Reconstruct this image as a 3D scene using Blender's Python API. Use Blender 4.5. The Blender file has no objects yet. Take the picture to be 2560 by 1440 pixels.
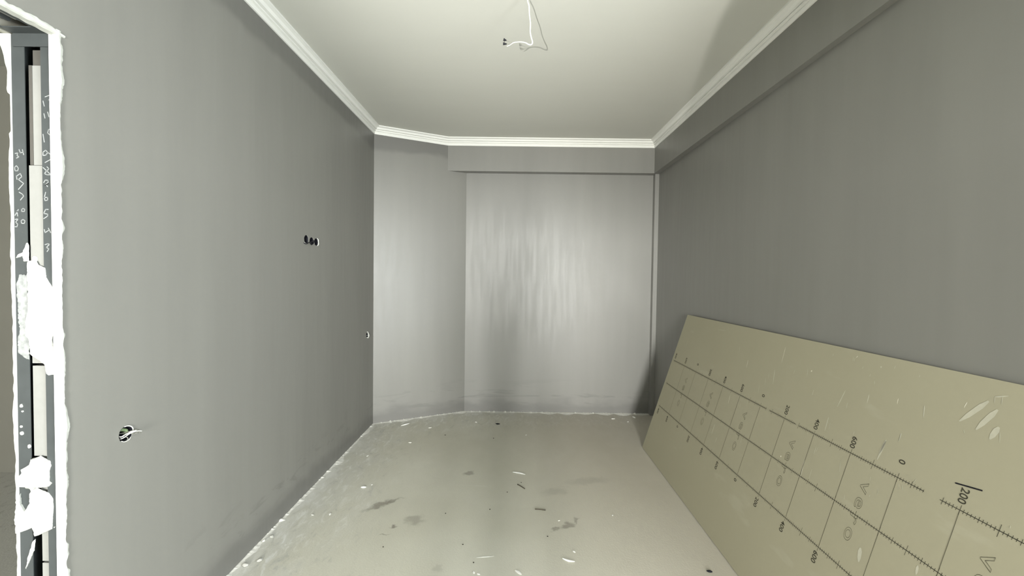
import bpy, bmesh, math, random
from mathutils import Vector, Matrix, noise
from mathutils.geometry import tessellate_polygon

scene = bpy.context.scene
COL = scene.collection
random.seed(7)

# ------------------------------------------------------------------ camera
F_PX = 1025.0
PITCH, YAW, ROLL = 0.02624, -0.00281, 0.01309
CAM_H = 1.45
fwd = Vector((math.sin(YAW) * math.cos(PITCH), math.cos(YAW) * math.cos(PITCH), -math.sin(PITCH)))
rt = Vector((math.cos(YAW), -math.sin(YAW), 0))
up = rt.cross(fwd)
rt2 = rt * math.cos(ROLL) + up * math.sin(ROLL)
up2 = up * math.cos(ROLL) - rt * math.sin(ROLL)
cam_data = bpy.data.cameras.new('camera')
cam_data.sensor_fit = 'HORIZONTAL'
cam_data.sensor_width = 36.0
cam_data.lens = F_PX / 2560.0 * 36.0
cam_data.clip_start = 0.02
cam = bpy.data.objects.new('camera', cam_data)
COL.objects.link(cam)
cam.matrix_world = Matrix(((rt2.x, up2.x, -fwd.x, 0), (rt2.y, up2.y, -fwd.y, 0), (rt2.z, up2.z, -fwd.z, CAM_H), (0, 0, 0, 1)))
scene.camera = cam

# ------------------------------------------------------------------ world, light, exposure
world = bpy.data.worlds.new('sky'); scene.world = world
world.use_nodes = True
bg = world.node_tree.nodes['Background']
bg.inputs['Color'].default_value = (0.86, 0.93, 1.0, 1)
bg.inputs['Strength'].default_value = 1.0

Y_REAR = -4.6                        # wall behind the camera, with the window
WIN = (-0.40, 0.48, 0.62, 2.15)      # x0, x1, z0, z1
WIN2 = (-3.3, -2.2, 0.8, 2.2)        # unseen window, added to light the neighbouring room
def area(name, x0, x1, z0, z1, y, power, col):
    l = bpy.data.lights.new(name, 'AREA'); l.shape = 'RECTANGLE'
    l.size = x1 - x0; l.size_y = z1 - z0; l.energy = power; l.color = col
    o = bpy.data.objects.new(name, l); COL.objects.link(o)
    o.location = ((x0 + x1) / 2, y, (z0 + z1) / 2)
    o.rotation_euler = (math.radians(90), 0, 0)      # shines towards +Y, into the room
    return o
area('daylight_window', *WIN, Y_REAR - 0.16, 1090, (1.0, 1.0, 0.965))
WIN3 = (-0.72, 0.48, 0.5, 2.1)        # window added to the right wall, brightens the left: y0, y1, z0, z1
o3 = area('added_right_light', *WIN3, 0, 190, (0.92, 1.0, 1.04))
o3.location = (1.68, (WIN3[0] + WIN3[1]) / 2, (WIN3[2] + WIN3[3]) / 2)
o3.rotation_euler = (math.radians(90), 0, math.radians(90))
area('added_side_light', *WIN2, Y_REAR - 0.16, 260, (0.97, 0.98, 1.0))
vs = scene.view_settings
vs.view_transform = 'Standard'; vs.look = 'None'; vs.gamma = 1.0; vs.use_curve_mapping = False
vs.exposure = 0.0

# ------------------------------------------------------------------ helpers
def link(o, parent=None):
    COL.objects.link(o)
    if parent: o.parent = parent
    return o
def mesh_obj(name, verts, faces, mats, parent=None, smooth=False, mat_idx=None):
    me = bpy.data.meshes.new(name)
    me.from_pydata([tuple(v) for v in verts], [], faces)
    for m in (mats if isinstance(mats, (list, tuple)) else [mats]): me.materials.append(m)
    if mat_idx: me.polygons.foreach_set('material_index', mat_idx)
    if smooth: me.polygons.foreach_set('use_smooth', [True] * len(me.polygons))
    me.update()
    return link(bpy.data.objects.new(name, me), parent)
def bm_obj(name, bm, mat, parent=None, smooth=False):
    bmesh.ops.recalc_face_normals(bm, faces=bm.faces)
    me = bpy.data.meshes.new(name); bm.to_mesh(me); bm.free()
    me.materials.append(mat)
    if smooth: me.polygons.foreach_set('use_smooth', [True] * len(me.polygons))
    return link(bpy.data.objects.new(name, me), parent)
def empty(name, loc=(0, 0, 0)):
    o = bpy.data.objects.new(name, None); COL.objects.link(o); o.location = loc
    o.empty_display_size = 0.05
    return o
def tag(o, label, cat, group=None):
    o['label'] = label; o['category'] = cat
    if group: o['group'] = group
    return o
def struct(o, label=None):
    o['kind'] = 'structure'
    if label: o['label'] = label
    return o
BOXF = [(0, 1, 3, 2), (4, 6, 7, 5), (0, 4, 5, 1), (2, 3, 7, 6), (0, 2, 6, 4), (1, 5, 7, 3)]
def box(name, x0, x1, y0, y1, z0, z1, mat, parent=None):
    v = [(x, y, z) for x in (x0, x1) for y in (y0, y1) for z in (z0, z1)]
    return mesh_obj(name, v, BOXF, mat, parent)
def bevel_box(name, x0, x1, y0, y1, z0, z1, mat, parent=None, w=0.003, seg=2):
    bm = bmesh.new()
    vs_ = [bm.verts.new((x, y, z)) for x in (x0, x1) for y in (y0, y1) for z in (z0, z1)]
    for f in BOXF: bm.faces.new([vs_[i] for i in f])
    bmesh.ops.bevel(bm, geom=list(bm.edges), offset=w, segments=seg, affect='EDGES')
    return bm_obj(name, bm, mat, parent)
def tube(name, pts, r, mat, parent=None, sides=8, taper=None, sub=6):
    P = [Vector(p) for p in pts]
    if sub and len(P) > 2:                              # Catmull-Rom through the points
        Q = []
        E = [P[0] * 2 - P[1]] + P + [P[-1] * 2 - P[-2]]
        for i in range(1, len(E) - 2):
            for k in range(sub):
                t = k / sub
                a, b, c, d = E[i - 1], E[i], E[i + 1], E[i + 2]
                Q.append(0.5 * ((2 * b) + (c - a) * t + (2 * a - 5 * b + 4 * c - d) * t * t + (3 * b - a - 3 * c + d) * t ** 3))
        Q.append(P[-1]); P = Q
    verts, faces = [], []
    ref = Vector((0.31, 0.2, 0.93)).normalized()
    n = len(P)
    for i, p in enumerate(P):
        d = (P[min(i + 1, n - 1)] - P[max(i - 1, 0)]).normalized()
        a = d.cross(ref).normalized(); b = d.cross(a)
        rr = r * (taper(i / (n - 1)) if taper else 1)
        for k in range(sides):
            t = 2 * math.pi * k / sides
            verts.append(p + a * (rr * math.cos(t)) + b * (rr * math.sin(t)))
    for i in range(n - 1):
        for k in range(sides):
            faces.append((i * sides + k, i * sides + (k + 1) % sides, (i + 1) * sides + (k + 1) % sides, (i + 1) * sides + k))
    faces.append(tuple(range(sides))[::-1]); faces.append(tuple((n - 1) * sides + k for k in range(sides)))
    return mesh_obj(name, verts, faces, mat, parent, smooth=True)
def nz(x, y=0.0, z=0.0): return noise.noise(Vector((x, y, z)))

# ------------------------------------------------------------------ materials
class NT:
    def __init__(s, name, rough=0.8, spec=0.3):
        s.m = bpy.data.materials.new(name); s.m.use_nodes = True
        s.t = s.m.node_tree; s.b = s.t.nodes['Principled BSDF']
        s.b.inputs['Roughness'].default_value = rough
        s.b.inputs['Specular IOR Level'].default_value = spec
    def n(s, typ, **kw):
        o = s.t.nodes.new(typ)
        for k, v in kw.items():
            if k.startswith('_'): setattr(o, k[1:], v)
            else:
                key = int(k[1:]) if k[0] == 'i' and k[1:].isdigit() else k.replace('__', ' ')
                if hasattr(v, 'is_output'): s.t.links.new(v, o.inputs[key])
                else: o.inputs[key].default_value = v
        return o
    def math(s, op, a, b=0.0, c=0.0, clamp=False):
        o = s.n('ShaderNodeMath', _operation=op, i0=a, i1=b, i2=c); o.use_clamp = clamp; return o.outputs[0]
    def ss(s, v, lo, hi, a=0.0, b=1.0):                 # smoothstep lo..hi -> a..b
        o = s.n('ShaderNodeMapRange', _interpolation_type='SMOOTHSTEP', Value=v)
        o.inputs['From Min'].default_value = lo; o.inputs['From Max'].default_value = hi
        o.inputs['To Min'].default_value = a; o.inputs['To Max'].default_value = b
        return o.outputs[0]
    def pos(s):
        g = s.n('ShaderNodeNewGeometry'); return g.outputs['Position']
    def noise(s, vec, scale, detail=3.0, rough=0.5, dist=0.0):
        o = s.n('ShaderNodeTexNoise', Vector=vec, Scale=scale, Detail=detail, Roughness=rough, Distortion=dist)
        return o.outputs['Fac']
    def vscale(s, vec, sc, off=(0, 0, 0)):
        o = s.n('ShaderNodeMapping', Vector=vec); o.inputs['Scale'].default_value = sc; o.inputs['Location'].default_value = off
        return o.outputs[0]
    def sep(s, vec): return s.n('ShaderNodeSeparateXYZ', Vector=vec).outputs
    def mix(s, fac, a, b):
        o = s.t.nodes.new('ShaderNodeMix'); o.data_type = 'RGBA'
        for i, v in ((0, fac), (6, a), (7, b)):
            if hasattr(v, 'is_output'): s.t.links.new(v, o.inputs[i])
            else: o.inputs[i].default_value = v if i == 0 else (*v, 1)
        return o.outputs[2]
    def out(s, col=None, rough=None, bump=None, dist=0.002, strength=0.5):
        if col is not None: s.t.links.new(col, s.b.inputs['Base Color'])
        if rough is not None: s.t.links.new(rough, s.b.inputs['Roughness'])
        if bump is not None:
            o = s.n('ShaderNodeBump', Height=bump, Strength=strength, Distance=dist)
            s.t.links.new(o.outputs[0], s.b.inputs['Normal'])
        return s.m
def plain(name, col, rough=0.7, spec=0.3, metal=0.0, var=0.06, scale=60):
    t = NT(name, rough, spec); t.b.inputs['Metallic'].default_value = metal
    nse = t.noise(t.pos(), scale, 3)
    c = t.mix(nse, tuple(x * (1 - var) for x in col), tuple(min(1, x * (1 + var)) for x in col))
    return t.out(c)

WALL_COL = (0.200, 0.198, 0.178)
def wall_mat(name='grey_wall_paint', band=True):
    t = NT(name, 0.36, 0.85)
    p = t.pos(); x, y, z = t.sep(p)
    streak = t.noise(t.vscale(p, (5, 5, 0.35)), 1.0, 4, 0.55)
    cloud = t.noise(t.vscale(p, (1.2, 1.2, 0.8)), 1.0, 3)
    c = t.mix(streak, tuple(v * 0.86 for v in WALL_COL), tuple(v * 1.14 for v in WALL_COL))
    c = t.mix(t.math('MULTIPLY', cloud, 0.35), c, (0.196, 0.187, 0.181))
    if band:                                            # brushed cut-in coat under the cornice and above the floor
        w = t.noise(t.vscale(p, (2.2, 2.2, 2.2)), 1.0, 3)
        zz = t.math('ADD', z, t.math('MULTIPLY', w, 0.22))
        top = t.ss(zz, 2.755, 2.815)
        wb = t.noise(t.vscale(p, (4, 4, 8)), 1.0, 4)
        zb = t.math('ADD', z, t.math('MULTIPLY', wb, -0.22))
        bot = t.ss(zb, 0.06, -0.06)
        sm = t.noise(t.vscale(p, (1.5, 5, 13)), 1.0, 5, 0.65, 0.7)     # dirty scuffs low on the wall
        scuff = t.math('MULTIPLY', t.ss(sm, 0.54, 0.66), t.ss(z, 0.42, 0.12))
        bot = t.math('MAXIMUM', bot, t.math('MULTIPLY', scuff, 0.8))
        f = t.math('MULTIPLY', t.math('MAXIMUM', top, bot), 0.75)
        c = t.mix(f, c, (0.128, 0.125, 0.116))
    fine = t.noise(p, 220, 2)
    roller = t.noise(t.vscale(p, (30, 30, 2.5)), 1.0, 3)
    h = t.math('ADD', t.math('MULTIPLY', fine, 0.25), t.math('MULTIPLY', streak, 1.5))
    r = t.ss(roller, 0.3, 0.7, 0.42, 0.47)
    return t.out(c, r, t.math('ADD', h, t.math('MULTIPLY', roller, 0.08)), 0.002, 0.2)
M = {}
M['wall'] = wall_mat()
M['wall_plain'] = wall_mat('grey_beam_paint', band=False)
M['room2'] = plain('neighbour_wall_plaster', (0.36, 0.35, 0.295), 0.9, 0.2, var=0.05, scale=6)
M['white'] = plain('white_plaster', (0.86, 0.86, 0.82), 0.9, 0.2, var=0.05, scale=90)
M['jamb_white'] = plain('jamb_plaster', (0.50, 0.505, 0.465), 0.95, 0.1, var=0.16, scale=55)
M['chip_white'] = plain('chipped_plaster', (0.58, 0.58, 0.54), 0.95, 0.1, var=0.15, scale=120)
M['crown'] = plain('white_cornice_paint', (0.80, 0.80, 0.76), 0.55, 0.4, var=0.015, scale=20)
M['metal'] = plain('galvanised_steel', (0.056, 0.063, 0.062), 0.55, 0.5, metal=0.2, var=0.18, scale=25)
M['filler'] = plain('pale_board_strip', (0.25, 0.25, 0.232), 0.85, 0.2, var=0.06, scale=40)
M['brown'] = plain('dull_brown_board', (0.085, 0.08, 0.07), 0.9, 0.2)
M['black'] = plain('black_plastic', (0.008, 0.008, 0.012), 0.6, 0.3)
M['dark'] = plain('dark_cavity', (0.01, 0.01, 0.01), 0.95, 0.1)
M['chalk'] = plain('chalk', (0.27, 0.28, 0.275), 0.95, 0.1, var=0.3, scale=300)
M['smear'] = plain('thin_plaster_smear', (0.27, 0.28, 0.27), 0.95, 0.1, var=0.6, scale=70)
M['ink'] = plain('black_ink', (0.045, 0.042, 0.03), 0.8, 0.2, var=0.5, scale=90)
M['ink_thin'] = plain('faded_ink', (0.085, 0.08, 0.055), 0.8, 0.2, var=0.35, scale=60)
M['scuff'] = plain('pale_scuff', (0.66, 0.64, 0.54), 0.85, 0.2, var=0.2, scale=60)
M['scuff_soft'] = plain('faint_scuff', (0.46, 0.445, 0.355), 0.85, 0.2, var=0.12, scale=60)
M['cable'] = plain('white_cable_sheath', (0.86, 0.86, 0.80), 0.45, 0.4, var=0.02)
M['wire_grey'] = plain('grey_wire', (0.20, 0.20, 0.17), 0.6, 0.3)
M['green'] = plain('green_cable', (0.20, 0.27, 0.14), 0.6, 0.3)
M['core'] = plain('gypsum_core', (0.62, 0.60, 0.53), 0.9, 0.2)
M['frame'] = plain('white_window_frame', (0.8, 0.8, 0.78), 0.5, 0.4)
def ceiling_mat():
    t = NT('ceiling_paint', 0.75, 0.3); p = t.pos()
    n1 = t.noise(t.vscale(p, (1.5, 6, 1)), 1.0, 3)
    c = t.mix(n1, (0.56, 0.56, 0.51), (0.585, 0.585, 0.535))
    return t.out(c, None, t.noise(p, 150, 2), 0.001, 0.15)
M['ceiling'] = ceiling_mat()
def floor_mat():
    t = NT('dusty_screed', 0.6, 0.35); p = t.pos(); x, y, z = t.sep(p)
    big = t.noise(t.vscale(p, (0.9, 0.9, 1)), 1.0, 4)
    mid = t.noise(t.vscale(p, (7, 4, 1)), 1.0, 5, 0.6)
    c = t.mix(t.ss(big, 0.35, 0.65), (0.470, 0.455, 0.375), (0.530, 0.518, 0.440))
    c = t.mix(t.math('MULTIPLY', mid, 0.35), c, (0.42, 0.405, 0.34))
    # white plaster dust along the left and back walls
    nd = t.noise(t.vscale(p, (6, 3.2, 1)), 1.0, 5, 0.65)
    dl = t.math('ADD', x, 1.3546)
    db = t.math('SUBTRACT', 4.38, y)
    da = t.math('MULTIPLY', t.math('ADD', t.math('SUBTRACT', 3.971, y), t.math('MULTIPLY', t.math('ADD', x, 1.3546), 0.484)), 0.9)
    d = t.math('MINIMUM', dl, t.math('MINIMUM', t.math('MAXIMUM', db, 0.0), da))
    m1 = t.ss(t.math('ADD', d, t.math('MULTIPLY', nd, 0.42)), 0.33, 0.13)
    c = t.mix(t.math('MULTIPLY', m1, 0.95), c, (0.78, 0.775, 0.72))
    nf = t.noise(t.vscale(p, (22, 9, 1)), 1.0, 6, 0.7, 0.8)
    m3 = t.math('MULTIPLY', t.ss(t.math('ADD', d, t.math('MULTIPLY', nd, 0.9)), 1.05, 0.40), t.ss(nf, 0.50, 0.68))
    c = t.mix(t.math('MULTIPLY', m3, 0.85), c, (0.74, 0.735, 0.69))
    m4 = t.math('MULTIPLY', t.ss(d, 0.9, 0.1), t.ss(nf, 0.46, 0.30))
    c = t.mix(t.math('MULTIPLY', m4, 0.75), c, (0.33, 0.325, 0.29))
    m2 = t.ss(t.math('ADD', d, t.math('MULTIPLY', nd, 1.3)), 1.15, 0.55)
    c = t.mix(t.math('MULTIPLY', m2, 0.45), c, (0.50, 0.50, 0.47))
    c = t.mix(t.math('MULTIPLY', t.ss(t.math('ADD', x, t.math('MULTIPLY', big, 0.9)), 0.2, 1.2), 0.6), c, (0.455, 0.415, 0.345))
    # faint trowel scrapes
    sc = t.noise(t.vscale(p, (2.0, 9, 1), (3, 1, 0)), 1.0, 6, 0.7, 0.6)
    c = t.mix(t.math('MULTIPLY', t.ss(sc, 0.66, 0.74), 0.5), c, (0.60, 0.59, 0.54))
    # dark stains where the photograph has them: x, y, half-length, half-width, angle, strength
    warp = t.n('ShaderNodeTexNoise', Vector=p, Scale=20.0, Detail=5.0).outputs['Color']
    wv = t.n('ShaderNodeVectorMath', _operation='SUBTRACT', i0=warp, i1=(0.5, 0.5, 0.5)).outputs[0]
    wv = t.n('ShaderNodeVectorMath', _operation='MULTIPLY', i0=wv, i1=(0.13, 0.10, 0)).outputs[0]
    q = t.n('ShaderNodeVectorMath', _operation='ADD', i0=p, i1=wv).outputs[0]
    for sx, sy, a, b, ang, st in [(-0.824, 2.554, 0.10, 0.026, 0.72, 0.7), (-0.75, 2.61, 0.06, 0.012, 0.6, 0.5), (-0.566, 2.398, 0.062, 0.05, 0.3, 0.45),
                                  (-0.669, 2.326, 0.022, 0.018, 0.5, 0.8), (-0.303, 2.989, 0.038, 0.03, 0.1, 0.55), (0.332, 2.369, 0.045, 0.026, 0.6, 0.6),
                                  (0.265, 2.324, 0.032, 0.016, 0.4, 0.55), (0.396, 2.426, 0.034, 0.015, 0.9, 0.55), (-0.70, 2.26, 0.03, 0.006, 0.2, 0.5),
                                  (-0.36, 2.0, 0.03, 0.03, 0.2, 0.25), (0.30, 2.75, 0.10, 0.05, 0.4, 0.22), (0.55, 2.9, 0.16, 0.05, 0.2, 0.2)]:
        mp = t.n('ShaderNodeMapping', Vector=q, _vector_type='TEXTURE')
        mp.inputs['Location'].default_value = (sx, sy, 0); mp.inputs['Rotation'].default_value = (0, 0, ang); mp.inputs['Scale'].default_value = (a, b, 100)
        ln = t.n('ShaderNodeVectorMath', _operation='LENGTH', i0=mp.outputs[0]).outputs['Value']
        c = t.mix(t.ss(ln, 1.35, 0.35, 0.0, st), c, (0.17, 0.155, 0.125))
    bump = t.math('ADD', t.math('MULTIPLY', nd, 0.6), t.math('MULTIPLY', t.noise(p, 120, 3), 0.25))
    return t.out(c, t.ss(mid, 0.3, 0.7, 0.5, 0.72), bump, 0.006, 0.5)
M['floor'] = floor_mat()
def board_mat():
    t = NT('tan_board_paper', 0.62, 0.35); p = t.pos()
    n1 = t.noise(p, 1.6, 3); n2 = t.noise(p, 40, 3); n3 = t.noise(t.vscale(p, (3, 3, 12)), 1.0, 4)
    c = t.mix(n1, (0.325, 0.302, 0.212), (0.372, 0.350, 0.255))
    c = t.mix(t.math('MULTIPLY', n2, 0.2), c, (0.30, 0.285, 0.20))
    c = t.mix(t.math('MULTIPLY', t.ss(n3, 0.62, 0.75), 0.25), c, (0.45, 0.43, 0.34))
    return t.out(c, None, n2, 0.0005, 0.2)
M['board'] = board_mat()

SCRATCHES = [(0.139,0.997,0.144,0.94,1),(0.861,1.073,0.873,1.033,1),(0.987,1.013,0.997,0.963,2),(1.265,1.142,1.274,1.058,2),(0.463,0.845,0.467,0.804,1),(1.018,0.812,1.016,0.769,1),(0.926,0.772,0.936,0.718,2),(1.159,0.901,1.173,0.856,1),(1.191,0.952,1.205,0.913,1),(1.241,1.012,1.263,0.935,3),(1.206,0.981,1.214,0.949,1),(1.385,1.046,1.383,1.02,1),(1.464,1.07,1.476,1.029,1),(1.541,0.983,1.543,0.958,1),(1.1,0.802,1.114,0.759,1),(1.05,0.756,1.06,0.729,1),(0.869,0.557,0.872,0.493,2),(0.845,0.524,0.845,0.485,1),(0.938,0.497,0.933,0.457,1),(1.587,0.81,1.59,0.783,1),(0.607,0.768,0.605,0.738,1),(0.545,1.143,0.641,1.15,1),(0.137,0.282,0.148,0.244,1),(0.127,0.382,0.121,0.351,1),(1.491,1.067,1.493,1.061,2),(1.542,0.984,1.541,0.956,1),(1.706,1.028,1.694,0.95,3),(1.735,0.983,1.739,0.958,1),(1.817,1.043,1.82,1.007,3),(1.934,1.063,1.937,1.042,2),(2.03,1.067,2.039,1.026,3),(2.148,1.118,2.145,1.098,2),(1.669,0.894,1.673,0.833,3),(1.687,0.877,1.69,0.844,1),(1.986,0.948,1.986,0.917,3),(1.942,0.905,1.933,0.843,4),(1.808,0.885,1.809,0.869,1),(1.709,1.183,1.704,1.174,2),(1.69,1.175,1.693,1.156,1),(1.698,1.173,1.7,1.156,1),(1.581,1.169,1.584,1.157,1),(1.749,1.146,1.751,1.135,1),(1.826,1.164,1.829,1.157,1),(1.882,1.178,1.882,1.166,1),(1.793,1.123,1.793,1.112,1),(1.82,1.101,1.824,1.088,1),(1.981,1.166,1.98,1.157,1),(2.212,1.155,2.243,1.167,3),(2.23,1.161,2.234,1.138,1),(2.212,1.155,2.217,1.135,1),(2.201,1.138,2.145,1.053,5),(2.229,1.12,2.194,1.044,5),(2.246,1.072,2.235,1.03,5),(2.164,1.032,2.169,1.022,1),(2.252,1.059,2.26,1.03,1),(1.657,0.758,1.659,0.719,1),(1.49,1.066,1.491,1.061,2),(1.657,0.756,1.656,0.719,1),(1.621,0.674,1.63,0.598,2),(1.667,0.756,1.665,0.732,1),(1.161,0.592,1.165,0.558,1),(0.936,0.499,0.933,0.464,1),(0.865,0.509,0.856,0.492,1),(1.48,0.63,1.482,0.625,2),(1.674,0.658,1.676,0.612,1),(1.984,0.949,1.986,0.917,1),(1.942,0.903,1.934,0.823,4),(1.792,0.751,1.804,0.71,1),(2.081,0.825,2.078,0.808,1),(2.035,0.783,2.039,0.766,1),(2.046,0.783,2.053,0.767,1),(2.169,0.581,2.172,0.553,4),(1.982,0.509,1.992,0.462,5),(1.931,0.755,1.935,0.74,1),(2.342,0.827,2.343,0.819,1),(1.971,0.733,1.977,0.71,1),(1.857,0.641,1.862,0.623,1),(1.952,0.695,1.952,0.687,1)]
PATCH = {
 'a': [(-1.4642,1.4806),(-1.4393,1.4809),(-1.4335,1.469),(-1.4128,1.4593),(-1.4101,1.4313),(-1.3885,1.3955),(-1.3871,1.3594),(-1.3894,1.2708),(-1.3963,1.2425),(-1.381,1.1901),(-1.3816,1.1537),(-1.3867,1.1374),(-1.409,1.1351),(-1.4146,1.1654),(-1.4605,1.1951),(-1.4637,1.2456),(-1.4756,1.2535),(-1.4727,1.3019),(-1.4639,1.3423),(-1.4654,1.4386)],
 'a2 smear': [(-1.4903,1.4383),(-1.4654,1.4386),(-1.4646,1.1951),(-1.4668,1.1809),(-1.4988,1.2007),(-1.5,1.2451),(-1.4915,1.2694),(-1.4969,1.3016),(-1.4977,1.366),(-1.5009,1.4101)],
 'b': [(-1.4621,0.8794),(-1.4355,0.888),(-1.4073,0.872),(-1.4043,0.8597),(-1.4098,0.8432),(-1.4104,0.8103),(-1.4023,0.8043),(-1.4127,0.7939),(-1.4494,0.7913),(-1.4578,0.7808),(-1.4678,0.7889),(-1.5023,0.7946),(-1.5039,0.8213),(-1.4893,0.838),(-1.4871,0.8503),(-1.4665,0.8629)],
 'c': [(-1.4618,0.7849),(-1.4495,0.7892),(-1.413,0.7733),(-1.4011,0.757),(-1.3995,0.7323),(-1.4047,0.6619),(-1.45,0.6405),(-1.4598,0.6673),(-1.4968,0.6523),(-1.5133,0.6479),(-1.5166,0.6851),(-1.5114,0.7471),(-1.4987,0.772),(-1.4973,0.739),(-1.4833,0.7186),(-1.4645,0.7478),(-1.4682,0.7642)],
 'd left edge': [(-1.4645,1.5345),(-1.4606,1.5266),(-1.4615,1.4787),(-1.4755,1.4785),(-1.4772,1.4944),(-1.4974,1.4882),(-1.4932,1.4982),(-1.477,1.5064)],
 'e': [(-1.4563,0.6301),(-1.461,0.5948),(-1.4867,0.5362),(-1.4777,0.5779),(-1.4626,0.6238)]}
CHALK = {
 '13' : [[(-1.4012,1.9562),(-1.3975,1.9406)],[(-1.395,1.968),(-1.381,1.9733),(-1.3751,1.9683),(-1.3852,1.9584),(-1.3793,1.9577),(-1.3754,1.9526),(-1.3816,1.9408),(-1.3715,1.9468)]],
 '11' : [[(-1.399,1.919),(-1.3961,1.9053)],[(-1.3878,1.9238),(-1.3841,1.9094)]],
 '10' : [[(-1.4028,1.8581),(-1.3993,1.8345)],[(-1.3807,1.8721),(-1.3748,1.8663),(-1.3769,1.8584),(-1.383,1.8564),(-1.3888,1.8622),(-1.3859,1.872),(-1.3807,1.8729)]],
 '9' : [[(-1.4039,1.7951),(-1.4037,1.8049),(-1.3957,1.8109),(-1.3898,1.8051),(-1.3939,1.7971),(-1.4019,1.7951)],[(-1.3898,1.8051),(-1.378,1.7954),(-1.3781,1.7855),(-1.3983,1.7742)]],
 '8' : [[(-1.4045,1.7595),(-1.3809,1.7381),(-1.3929,1.7379),(-1.4008,1.7418),(-1.3866,1.7558),(-1.3925,1.7616)]],
 '7' : [[(-1.4033,1.7141),(-1.3991,1.722),(-1.3912,1.7221),(-1.3893,1.7162),(-1.3994,1.7062)],[(-1.3994,1.7062),(-1.3893,1.7123),(-1.3954,1.7082),(-1.3915,1.7023)]],
 '6' : [[(-1.3977,1.6864),(-1.402,1.6705),(-1.4002,1.6606),(-1.3921,1.6627),(-1.392,1.6706),(-1.402,1.6705)]],
 '5' : [[(-1.3986,1.6349),(-1.4048,1.6229),(-1.3928,1.621),(-1.3929,1.6151),(-1.4051,1.607)],[(-1.3986,1.6349),(-1.3906,1.635)]],
 '4' : [[(-1.4036,1.5752),(-1.4018,1.5652),(-1.3896,1.5733)],[(-1.3915,1.5793),(-1.3845,1.5654)]],
 '3' : [[(-1.4024,1.5293),(-1.3943,1.5322),(-1.3883,1.5307),(-1.3985,1.5214),(-1.3905,1.5175),(-1.3967,1.5083)]],
 'L50' : [[(-1.4973,1.6038),(-1.4872,1.6059),(-1.4954,1.5959),(-1.4895,1.59),(-1.4917,1.582),(-1.4977,1.5819)],[(-1.4732,1.6041),(-1.4673,1.6002),(-1.4694,1.5922),(-1.4775,1.5921),(-1.4793,1.6001),(-1.4732,1.6041)]],
 'L40' : [[(-1.4908,1.6297),(-1.4891,1.6138)],[(-1.497,1.6157),(-1.4867,1.6337)],[(-1.4726,1.6371),(-1.4675,1.634),(-1.4688,1.628),(-1.4768,1.6279),(-1.4767,1.6339),(-1.4726,1.6371)]],
 'L3' : [[(-1.4837,1.6854),(-1.4738,1.6795),(-1.47,1.6736),(-1.4802,1.6616)]],
 'L34' : [[(-1.4936,1.7999),(-1.4856,1.802),(-1.4877,1.794),(-1.4818,1.7902),(-1.4898,1.7861)],[(-1.4814,1.8119),(-1.4776,1.802),(-1.4696,1.8041)],[(-1.4714,1.812),(-1.4677,1.7963)]],
 'L0' : [[(-1.4903,1.7644),(-1.4844,1.7566),(-1.4866,1.7486),(-1.4945,1.7485),(-1.4956,1.7584),(-1.4903,1.7644)]],
 'L9' : [[(-1.489,1.7229),(-1.4908,1.7328),(-1.4787,1.7408),(-1.4749,1.731),(-1.485,1.723),(-1.4693,1.7113),(-1.4856,1.6933)]]}
EDGE = [(2.1227,1.2369),(2.0838,1.2363),(2.0643,1.2324),(2.0215,1.2427),(1.9784,1.2337),(1.9156,1.2284),(1.8606,1.2294),(1.7898,1.2357),(1.7623,1.239),(1.7345,1.2331),(1.7028,1.2283),(1.6632,1.2302),(1.6076,1.2276),(1.5798,1.2345),(1.5558,1.2269),(1.528,1.2319),(1.472,1.2239),(1.432,1.2269),(1.4079,1.224),(1.3276,1.2254),(1.2873,1.223),(1.2552,1.2317),(1.2269,1.2258),(1.1906,1.2326),(1.1257,1.2299),(1.0606,1.2271),(0.9753,1.2426),(0.9343,1.232),(0.8892,1.2321),(0.8441,1.2314),(0.8072,1.2365),(0.7577,1.2284),(0.6792,1.2291),(0.6501,1.2177),(0.6131,1.2319),(0.584,1.2334),(0.559,1.2237),(0.5342,1.2345)]

# ------------------------------------------------------------------ room shell
XL, XR, CEIL = -1.3546, 1.4506, 2.88
BEAM_Z = 2.548
YC, YB, YR = 3.971, 4.2905, 4.38       # left corner, beam face, recessed back wall
KX = -0.6945                           # where the slanted wall meets the beam face
KX2 = KX + (YR - YB) / 0.484           # ... and the recessed wall
def wall_x(y): return 1.512 - (4.3 - y) * 0.010
X2 = -4.2                              # far side of the neighbouring room

def plate(name, outline, holes, to3, off, mats, parent=None):
    """Flat plate with holes: outline/holes are 2-D loops, to3 maps them to the front face, off is the thickness vector."""
    loops = [outline] + holes
    tri = tessellate_polygon([[Vector((a, b, 0)) for a, b in l] for l in loops])
    flat = [p for l in loops for p in l]
    front = [Vector(to3(a, b)) for a, b in flat]; back = [v + Vector(off) for v in front]
    n = len(flat); faces = [tuple(t) for t in tri]; idx = [0] * len(faces)
    faces += [tuple(i + n for i in t[::-1]) for t in tri]; idx += [1] * len(tri)
    o = 0
    for l in loops:
        for i in range(len(l)):
            a, b = o + i, o + (i + 1) % len(l)
            faces.append((a, b, b + n, a + n)); idx.append(1)
        o += len(l)
    return mesh_obj(name, front + back, faces, mats, parent, mat_idx=idx)
def circle(cy, cz, r, k=28, rag=0.0, seed=0):
    return [(cy + math.cos(t) * (r + rag * nz(math.cos(t) * 2, math.sin(t) * 2, seed)), cz + math.sin(t) * (r + rag * nz(math.cos(t) * 2, math.sin(t) * 2, seed)))
            for t in [2 * math.pi * i / k for i in range(k)]]

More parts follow.
